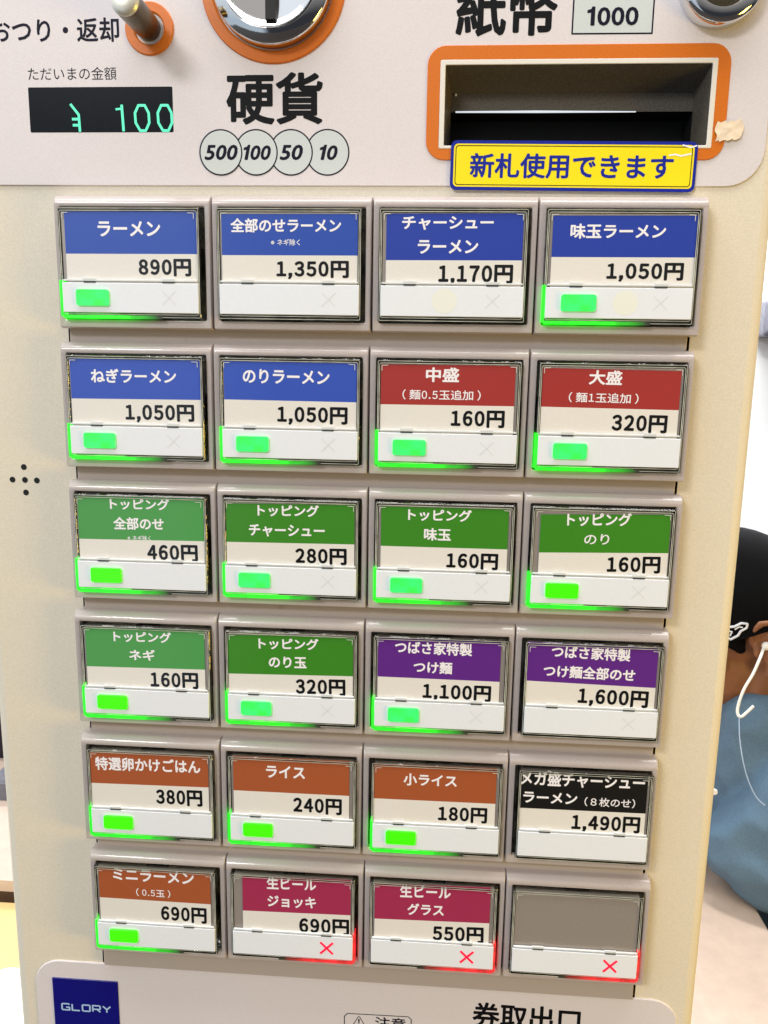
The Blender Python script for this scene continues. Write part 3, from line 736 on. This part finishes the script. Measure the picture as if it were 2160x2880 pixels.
mb.loft([rr3(-0.80, -0.56, 0.93, 1.05, 0.04, 0.7683), rr3(-0.81, -0.55, 0.92, 1.06, 0.05, 0.80), rr3(-0.80, -0.56, 0.93, 1.05, 0.05, 0.89), rr3(-0.77, -0.60, 0.95, 1.03, 0.035, 0.925)], 'dark_cloth', True, True)
mb.tube([(-0.74, 0.99, 0.915), (-0.73, 0.99, 0.98), (-0.68, 0.99, 1.005), (-0.63, 0.99, 0.98), (-0.62, 0.99, 0.915)], 0.008, 'dark_cloth', 10)
tag(mb.build('hand_bag'), 'dark cloth bag standing on the pale counter at the back left', 'bag')

# --- grey unit on the wall
wb = empty('wall_unit', (1.35, 2.35, 1.60)); tag(wb, 'grey plastic unit mounted on the bright white wall', 'wall unit')
mb = MB(1.0)
mb.loft([rr(-0.355, 0.15, -0.055, 0.055, 0.012, 0.0, 4), rr(-0.355, 0.15, -0.055, 0.055, 0.012, -0.10, 4), rr(-0.343, 0.138, -0.043, 0.043, 0.01, -0.112, 4)], 'grey_box', True, True)
mb.build('housing', wb)
mb = MB(1.0)
for k in range(4): mb.box(-0.31, 0.10, -0.1135, -0.110, -0.03 + 0.017 * k, -0.022 + 0.017 * k, 'steel_leg')
mb.build('grille', wb)

# ================================================================== PERSON
per = empty('person', (0.62, 0.85, 0)); tag(per, 'person in a black cap and faded blue denim shirt with one elbow on the table', 'person')
LP = Vector((-0.62, -0.85, 0))
H = Vector((0.462, 0.826, 1.085)); PITCH = R(-24)
HR = Matrix.Rotation(PITCH, 3, 'Y')
def hp(x, y, z): return H + HR @ Vector((x, y, z))

def fuse(name, mb, parent, voxel, smooth_n, m, noise_amp=0.0, noise_size=0.05):
    me = mb.mesh('raw', 0); o = put('raw', me)
    md = o.modifiers.new('r', 'REMESH'); md.mode = 'VOXEL'; md.voxel_size = voxel; md.use_smooth_shade = True
    sm = o.modifiers.new('s', 'SMOOTH'); sm.iterations = smooth_n; sm.factor = 0.5
    bpy.context.view_layer.update()
    out = bpy.data.meshes.new_from_object(o.evaluated_get(bpy.context.evaluated_depsgraph_get()))
    bpy.data.objects.remove(o); bpy.data.meshes.remove(me)
    out.materials.clear(); out.materials.append(M[m])
    if noise_amp:
        nrm = [v.normal.copy() for v in out.vertices]
        for v, vn in zip(out.vertices, nrm):
            c = v.co
            q = Vector((c.x * 0.6 + c.z * 0.5, c.y, c.z * 0.8 - c.x * 0.4)) / noise_size
            n = mnoise.noise(q) + 0.5 * mnoise.noise(q * 2.3)
            v.co = c + vn * (abs(n) * -1.0 + 0.25) * noise_amp
    out.name = name; out.polygons.foreach_set('use_smooth', [True] * len(out.polygons))
    o = put(name, out, parent, LP)
    return o
def limb(mb, pts, radii, m, seg=16):
    # dense sampling so that the remesh stays round
    P, Q = [], []
    for i in range(len(pts) - 1):
        for k in range(6):
            t = k / 6; P.append(Vector(pts[i]).lerp(Vector(pts[i + 1]), t)); Q.append(radii[i] * (1 - t) + radii[i + 1] * t)
    P.append(Vector(pts[-1])); Q.append(radii[-1])
    mb.tube(P, Q, m, seg)
    mb.ball(pts[0], radii[0], m); mb.ball(pts[-1], radii[-1], m)
    for p, r in zip(pts[1:-1], radii[1:-1]): mb.ball(p, r, m)

SH_L, SH_R = (0.585, 0.715, 0.94), (0.60, 1.03, 0.93)
EL_L, WR_L = (0.450, 0.722, 0.808), (0.600, 0.625, 0.705)
EL_R, WR_R = (0.50, 0.99, 0.815), (0.398, 0.815, 0.822)
HIP_L, HIP_R = (0.70, 0.77, 0.50), (0.70, 0.93, 0.50)
KN_L, KN_R = (0.30, 0.77, 0.50), (0.30, 0.94, 0.50)
AN_L, AN_R = (0.33, 0.77, 0.09), (0.33, 0.94, 0.09)

b = MB(1.0); K = 'skin'
b.ball(hp(0.008, 0, 0.035), (0.095, 0.074, 0.100), K, HR)                 # skull
b.ball(hp(-0.030, 0, -0.045), (0.068, 0.060, 0.066), K, HR)               # face and jaw
b.ball(hp(-0.050, 0, -0.088), (0.036, 0.038, 0.024), K, HR)               # chin
limb(b, [hp(0.012, 0.052, -0.050), hp(-0.020, 0.048, -0.084), hp(-0.05, 0.026, -0.096)], [0.020, 0.018, 0.018], K)
limb(b, [hp(0.012, -0.052, -0.050), hp(-0.020, -0.048, -0.084), hp(-0.05, -0.026, -0.096)], [0.020, 0.018, 0.018], K)
b.ball(hp(-0.060, -0.036, -0.018), (0.03, 0.028, 0.024), K, HR); b.ball(hp(-0.060, 0.036, -0.018), (0.03, 0.028, 0.024), K, HR)
limb(b, [hp(-0.088, 0, 0.015), hp(-0.112, 0, -0.028)], [0.009, 0.013], K)  # nose
for sy in (-1, 1):
    b.ball(hp(-0.100, sy * 0.012, -0.033), 0.009, K)
    limb(b, [hp(-0.092, sy * 0.015, 0.026), hp(-0.082, sy * 0.046, 0.026)], [0.011, 0.010], K)
    limb(b, [hp(-0.096, 0, -0.060), hp(-0.086, sy * 0.02, -0.062)], [0.008, 0.005], K)
    limb(b, [hp(-0.094, 0, -0.070), hp(-0.084, sy * 0.018, -0.069)], [0.008, 0.005], K)
    # ear: helix, inner ridge, bowl and lobe
    ey = sy * 0.080
    hp_ = hp
    hp = lambda x, y, z: hp_(x * 1.1 - 0.004, y * 1.085, z * 1.1 - 0.002)
    hx = [(-0.004, 0.008), (-0.002, 0.024), (0.010, 0.034), (0.024, 0.030), (0.031, 0.014), (0.027, -0.006), (0.016, -0.022), (0.006, -0.032)]
    limb(b, [hp(a, ey + sy * 0.006 * (a > 0.005) - sy * 0.012 * (z == 0.008), z) for a, z in hx], [0.0042, 0.0045, 0.0048, 0.005, 0.005, 0.0048, 0.005, 0.007], K, 10)
    b.ball(hp(0.004, sy * 0.079, -0.031), (0.009, 0.006, 0.010), K, HR)
    b.ball(hp(0.012, sy * 0.073, 0.002), (0.018, 0.005, 0.030), K, HR)
    limb(b, [hp(0.018, sy * 0.080, 0.018), hp(0.019, sy * 0.081, 0.002), hp(0.012, sy * 0.080, -0.012)], [0.0035, 0.004, 0.0045], K, 10)
    b.ball(hp(-0.003, sy * 0.078, -0.003), (0.005, 0.005, 0.008), K, HR)
    hp = hp_
limb(b, [hp(0.03, 0, -0.04), (0.545, 0.845, 0.985), (0.585, 0.86, 0.93)], [0.060, 0.058, 0.065], K)
limb(b, [(0.585, 0.865, 0.90), (0.64, 0.86, 0.72), (0.70, 0.85, 0.52)], [0.115, 0.115, 0.12], K)
limb(b, [(0.60, 0.76, 0.93), SH_L, EL_L, WR_L], [0.05, 0.042, 0.030, 0.026], K)
limb(b, [(0.60, 0.97, 0.93), SH_R, EL_R, WR_R], [0.05, 0.042, 0.034, 0.028], K)
limb(b, [HIP_L, KN_L, AN_L], [0.085, 0.058, 0.036], K); limb(b, [HIP_R, KN_R, AN_R], [0.085, 0.058, 0.036], K)
for a in (AN_L, AN_R):
    limb(b, [(a[0] + 0.02, a[1], 0.04), (a[0] - 0.07, a[1], 0.04), (a[0] - 0.15, a[1], 0.03)], [0.034, 0.036, 0.028], K)
def hand(w, d, side):
    w, d = Vector(w), Vector(d).normalized(); up = Vector((0, 0, 1)); s = d.cross(up).normalized() * side
    b.ball(w + d * 0.045, (0.046, 0.040, 0.017), K, Matrix((d, s, up)).transposed())
    for k, (ln, o) in enumerate(((0.070, -0.030), (0.080, -0.010), (0.075, 0.011), (0.058, 0.030))):
        p0 = w + d * 0.080 + s * o; p1 = p0 + d * ln * 0.5 + up * 0.004; p2 = p1 + d * ln * 0.3 - up * 0.010; p3 = p2 + d * ln * 0.18 - up * 0.012
        limb(b, [p0 - d * 0.02, p1, p2, p3], [0.0095, 0.0088, 0.008, 0.0068], K, 10)
    t0 = w + d * 0.025 - s * 0.030
    limb(b, [t0, t0 + d * 0.03 - s * 0.022, t0 + d * 0.058 - s * 0.026 - up * 0.006], [0.012, 0.0105, 0.008], K, 10)
hand(WR_L, (0.75, 0.15, -0.5), 1); hand(WR_R, (-1, -0.45, -0.1), -1)
body = fuse('body', b, per, 0.004, 2, 'skin')

e = MB(1.0)
for sy in (-1, 1): e.ball(hp(-0.083, sy * 0.032, 0.004), 0.0125, 'eye')
e.build('eyes', per, LP)

# hair below the cap
b = MB(1.0)
b.ball(hp(0.052, 0, 0.016), (0.070, 0.0795, 0.074), 'hair', HR)
for sy in (-1, 1):
    limb(b, [hp(-0.050, sy * 0.064, 0.030), hp(-0.030, sy * 0.070, 0.024), hp(-0.024, sy * 0.0715, 0.013), hp(-0.022, sy * 0.070, 0.001)], [0.014, 0.015, 0.012, 0.007], 'hair', 14)
limb(b, [hp(0.085, -0.04, -0.02), hp(0.092, 0, -0.025), hp(0.085, 0.04, -0.02)], [0.022, 0.024, 0.022], 'hair')
fuse('hair', b, per, 0.003, 2, 'hair', 0.001, 0.012)

# cap: crown, brim, button and side mark
b = MB(1.0); CC, CR = Vector((0.010, 0, 0.028)), Vector((0.110, 0.0885, 0.122))
loops = []
for i in range(15):
    t = (PI / 2 + 0.05) * i / 14; lp = []
    for k in range(48):
        p = 2 * PI * k / 48
        sq = 1 + 0.05 * math.sin(t) ** 4 * math.cos(2 * p) ** 2
        lp.append(hp(CC.x + CR.x * math.sin(t) * math.cos(p) * sq, CC.y + CR.y * math.sin(t) * math.sin(p) * sq, CC.z + CR.z * math.cos(t) - 0.02 * max(0, math.cos(p)) * (i / 14)))
    loops.append(lp)
inner = [[H + (v - H) * 0.975 for v in lp] for lp in loops[::-1]]
b.loft(loops[1:] + inner[:-1], 'black_cloth', True, True)
cap = b.build('cap', per, LP, smooth=60)
b = MB(1.0); top, und = [], []
N = 18
for r_ in (0.0, 0.25, 0.5, 0.75, 1.0):
    top.append([hp(CC.x - CR.x * 0.93 * math.cos(a) - 0.075 * r_ * math.cos(a), CC.y + CR.y * 1.0 * math.sin(a) * (1 - 0.12 * r_), 0.024 - 0.014 * r_ - 0.012 * math.sin(a) ** 2) for a in [(-1.0 + 2.0 * k / N) for k in range(N + 1)]])
for row, dz in ((top, 0), ([[v - Vector((0, 0, 0.004)) for v in l] for l in top], 1)):
    vs = [v for l in row for v in l]
    b.add(vs, [(j * (N + 1) + i, j * (N + 1) + i + 1, (j + 1) * (N + 1) + i + 1, (j + 1) * (N + 1) + i) for j in range(4) for i in range(N)], 'black_cloth')
b.build('brim', cap, (0, 0, 0), smooth=60)
b = MB(1.0); b.ball(hp(0.010, 0, 0.150), (0.008, 0.008, 0.005), 'black_cloth'); b.build('cap_button', cap)
def on_cap(x, z, off=0.0012):
    u, w = (x - CC.x) / CR.x, (z - CC.z) / CR.z
    return hp(x, CC.y - (CR.y + off) * math.sqrt(max(0.0, 1 - u * u - w * w)) * 1.008 - off, z)
b = MB(1.0)
def cap_stroke(pts, r):
    out = []
    for i in range(len(pts) - 1):
        for k in range(5):
            t = k / 5; out.append(on_cap(pts[i][0] * (1 - t) + pts[i + 1][0] * t, pts[i][1] * (1 - t) + pts[i + 1][1] * t))
    out.append(on_cap(*pts[-1])); b.tube(out, r, 'cap_mark', 6)
LGX, LGZ = -0.0235, 0.0345
fl_ = [(-0.016, 0.001), (-0.011, 0.009), (0.001, 0.007), (0.010, 0.009), (0.017, 0.006), (0.014, 0.001), (0.006, -0.001), (0.001, -0.006), (-0.009, -0.009), (-0.016, 0.001)]
cap_stroke([(LGX + a, LGZ + z) for a, z in fl_], 0.0017)
cap_stroke([(LGX + a, LGZ + z) for a, z in ((-0.010, 0.004), (-0.004, 0.001), (-0.008, -0.004))], 0.0011)
cap_stroke([(LGX + a, LGZ + z) for a, z in ((0.0, 0.003), (0.006, 0.005), (0.010, 0.003))], 0.001)
b.build('cap_mark', cap)

# shirt with collar, trousers, shoes
b = MB(1.0); K = 'denim'
limb(b, [(0.555, 0.855, 0.955), (0.60, 0.865, 0.88), (0.64, 0.86, 0.74), (0.69, 0.85, 0.55)], [0.100, 0.145, 0.150, 0.150], K, 24)
limb(b, [(0.60, 0.79, 0.915), (0.60, 0.95, 0.915)], [0.085, 0.085], K, 24)
limb(b, [(0.605, 0.77, 0.915), SH_L, EL_L, (0.530, 0.672, 0.768), (0.585, 0.636, 0.722)], [0.085, 0.075, 0.050, 0.052, 0.044], K, 24)
limb(b, [(0.605, 0.97, 0.915), SH_R, EL_R, (0.405, 0.83, 0.825)], [0.085, 0.076, 0.062, 0.056], K, 24)
limb(b, [(0.480, 0.775, 0.965), (0.490, 0.785, 0.90), (0.52, 0.80, 0.80)], [0.050, 0.066, 0.09], K, 20)
shirt = fuse('shirt', b, per, 0.006, 3, 'denim', 0.014, 0.07)
b = MB(1.0)
cl = []
for k in range(25):
    a = 2 * PI * k / 24; u = Vector((math.cos(a), math.sin(a), 0))
    cl.append((0.520 + 0.082 * u.x - 0.012 * (u.x < -0.3), 0.84 + 0.086 * u.y, 0.992 + 0.030 * u.x + 0.004 * math.sin(3 * a)))
b.tube(cl, [0.017] * 25, 'denim', 12, False)
b.build('collar', shirt, (0, 0, 0), smooth=60)
b = MB(1.0); b.lathe(0, 0, [(0.004, 0.002), (0.004, 0), (0.003, -0.001), (0.0001, -0.001)], 'white_gloss', 16)
bt = b.build('shirt_button', shirt, (0.3990, 0.6830, 0.9060))
bt.rotation_euler = (0, 0, R(-12))
b = MB(1.0); K = 'trousers'
limb(b, [(0.70, 0.80, 0.52), (0.70, 0.90, 0.52)], [0.13, 0.13], K)
limb(b, [HIP_L, KN_L, (0.33, 0.77, 0.14)], [0.10, 0.074, 0.055], K); limb(b, [HIP_R, KN_R, (0.33, 0.94, 0.14)], [0.10, 0.074, 0.055], K)
fuse('trousers', b, per, 0.008, 2, 'trousers', 0.008, 0.06)
for a in (AN_L, AN_R):
    b = MB(1.0)
    limb(b, [(a[0] + 0.025, a[1], 0.045), (a[0] - 0.07, a[1], 0.046), (a[0] - 0.155, a[1], 0.038)], [0.044, 0.046, 0.037], 'black_cloth')
    fuse('shoe', b, per, 0.006, 2, 'black_cloth')

# stool under the person
so = empty('stool', (0.72, 0.85, 0)); tag(so, 'round dark stool under the person in the denim shirt', 'stool')
b = MB(1.0)
b.loft([[(r_ * math.cos(2 * PI * k / 40), r_ * math.sin(2 * PI * k / 40), z) for k in range(40)] for r_, z in ((0.17, 0.355), (0.18, 0.365), (0.18, 0.385), (0.165, 0.395))], 'dark_cloth', True, True)
b.build('seat', so)
for k in range(4):
    a = PI / 4 + k * PI / 2; b = MB(1.0); b.tube([(0.17 * math.cos(a), 0.17 * math.sin(a), 0), (0.12 * math.cos(a), 0.12 * math.sin(a), 0.357)], 0.013, 'steel_leg', 10); b.build('leg', so)

# earphone hanging from the ear
ep = empty('earphone', (0.463, 0.742, 1.082)); tag(ep, 'white wired earphone hanging from the ear of the person in the cap', 'earphone')
LE = (-0.463, -0.742, -1.082)
b = MB(1.0)
def smooth_path(pts, n=8):
    out = []; P = [Vector(p) for p in pts]
    for i in range(len(P) - 1):
        a, p, q, c_ = P[max(i - 1, 0)], P[i], P[i + 1], P[min(i + 2, len(P) - 1)]
        for k in range(n):
            t = k / n
            out.append(0.5 * ((2 * p) + (q - a) * t + (2 * a - 5 * p + 4 * q - c_) * t * t + (3 * p - a - 3 * q + c_) * t ** 3))
    out.append(P[-1]); return out
CORD = [(0.4629, 0.7342, 1.0876), (0.4542, 0.7209, 1.0784), (0.4439, 0.7124, 1.0593), (0.431, 0.7042, 1.0401), (0.4238, 0.6988, 1.02), (0.4229, 0.695, 1.0104), (0.4263, 0.6925, 1.0078), (0.4339, 0.6951, 1.0129), (0.4432, 0.6992, 1.0203)]
THIN = [(0.4244, 0.6938, 1.0091), (0.4149, 0.6622, 0.9955), (0.4095, 0.6338, 0.981), (0.4099, 0.613, 0.9641), (0.415, 0.5972, 0.9501), (0.4217, 0.5856, 0.9454)]
b.tube(smooth_path(CORD), 0.0020, 'white_rubber', 10); b.build('cord', ep, LE)
b = MB(1.0); b.tube(smooth_path(THIN), 0.0007, 'shaded_cord', 8); b.build('thin_cord', ep, LE)
b = MB(1.0); p = Vector(CORD[0]); b.ball(p + Vector((0.004, 0.002, 0.002)), (0.0060, 0.0055, 0.0058), 'white_rubber'); b.build('earbud', ep, LE)
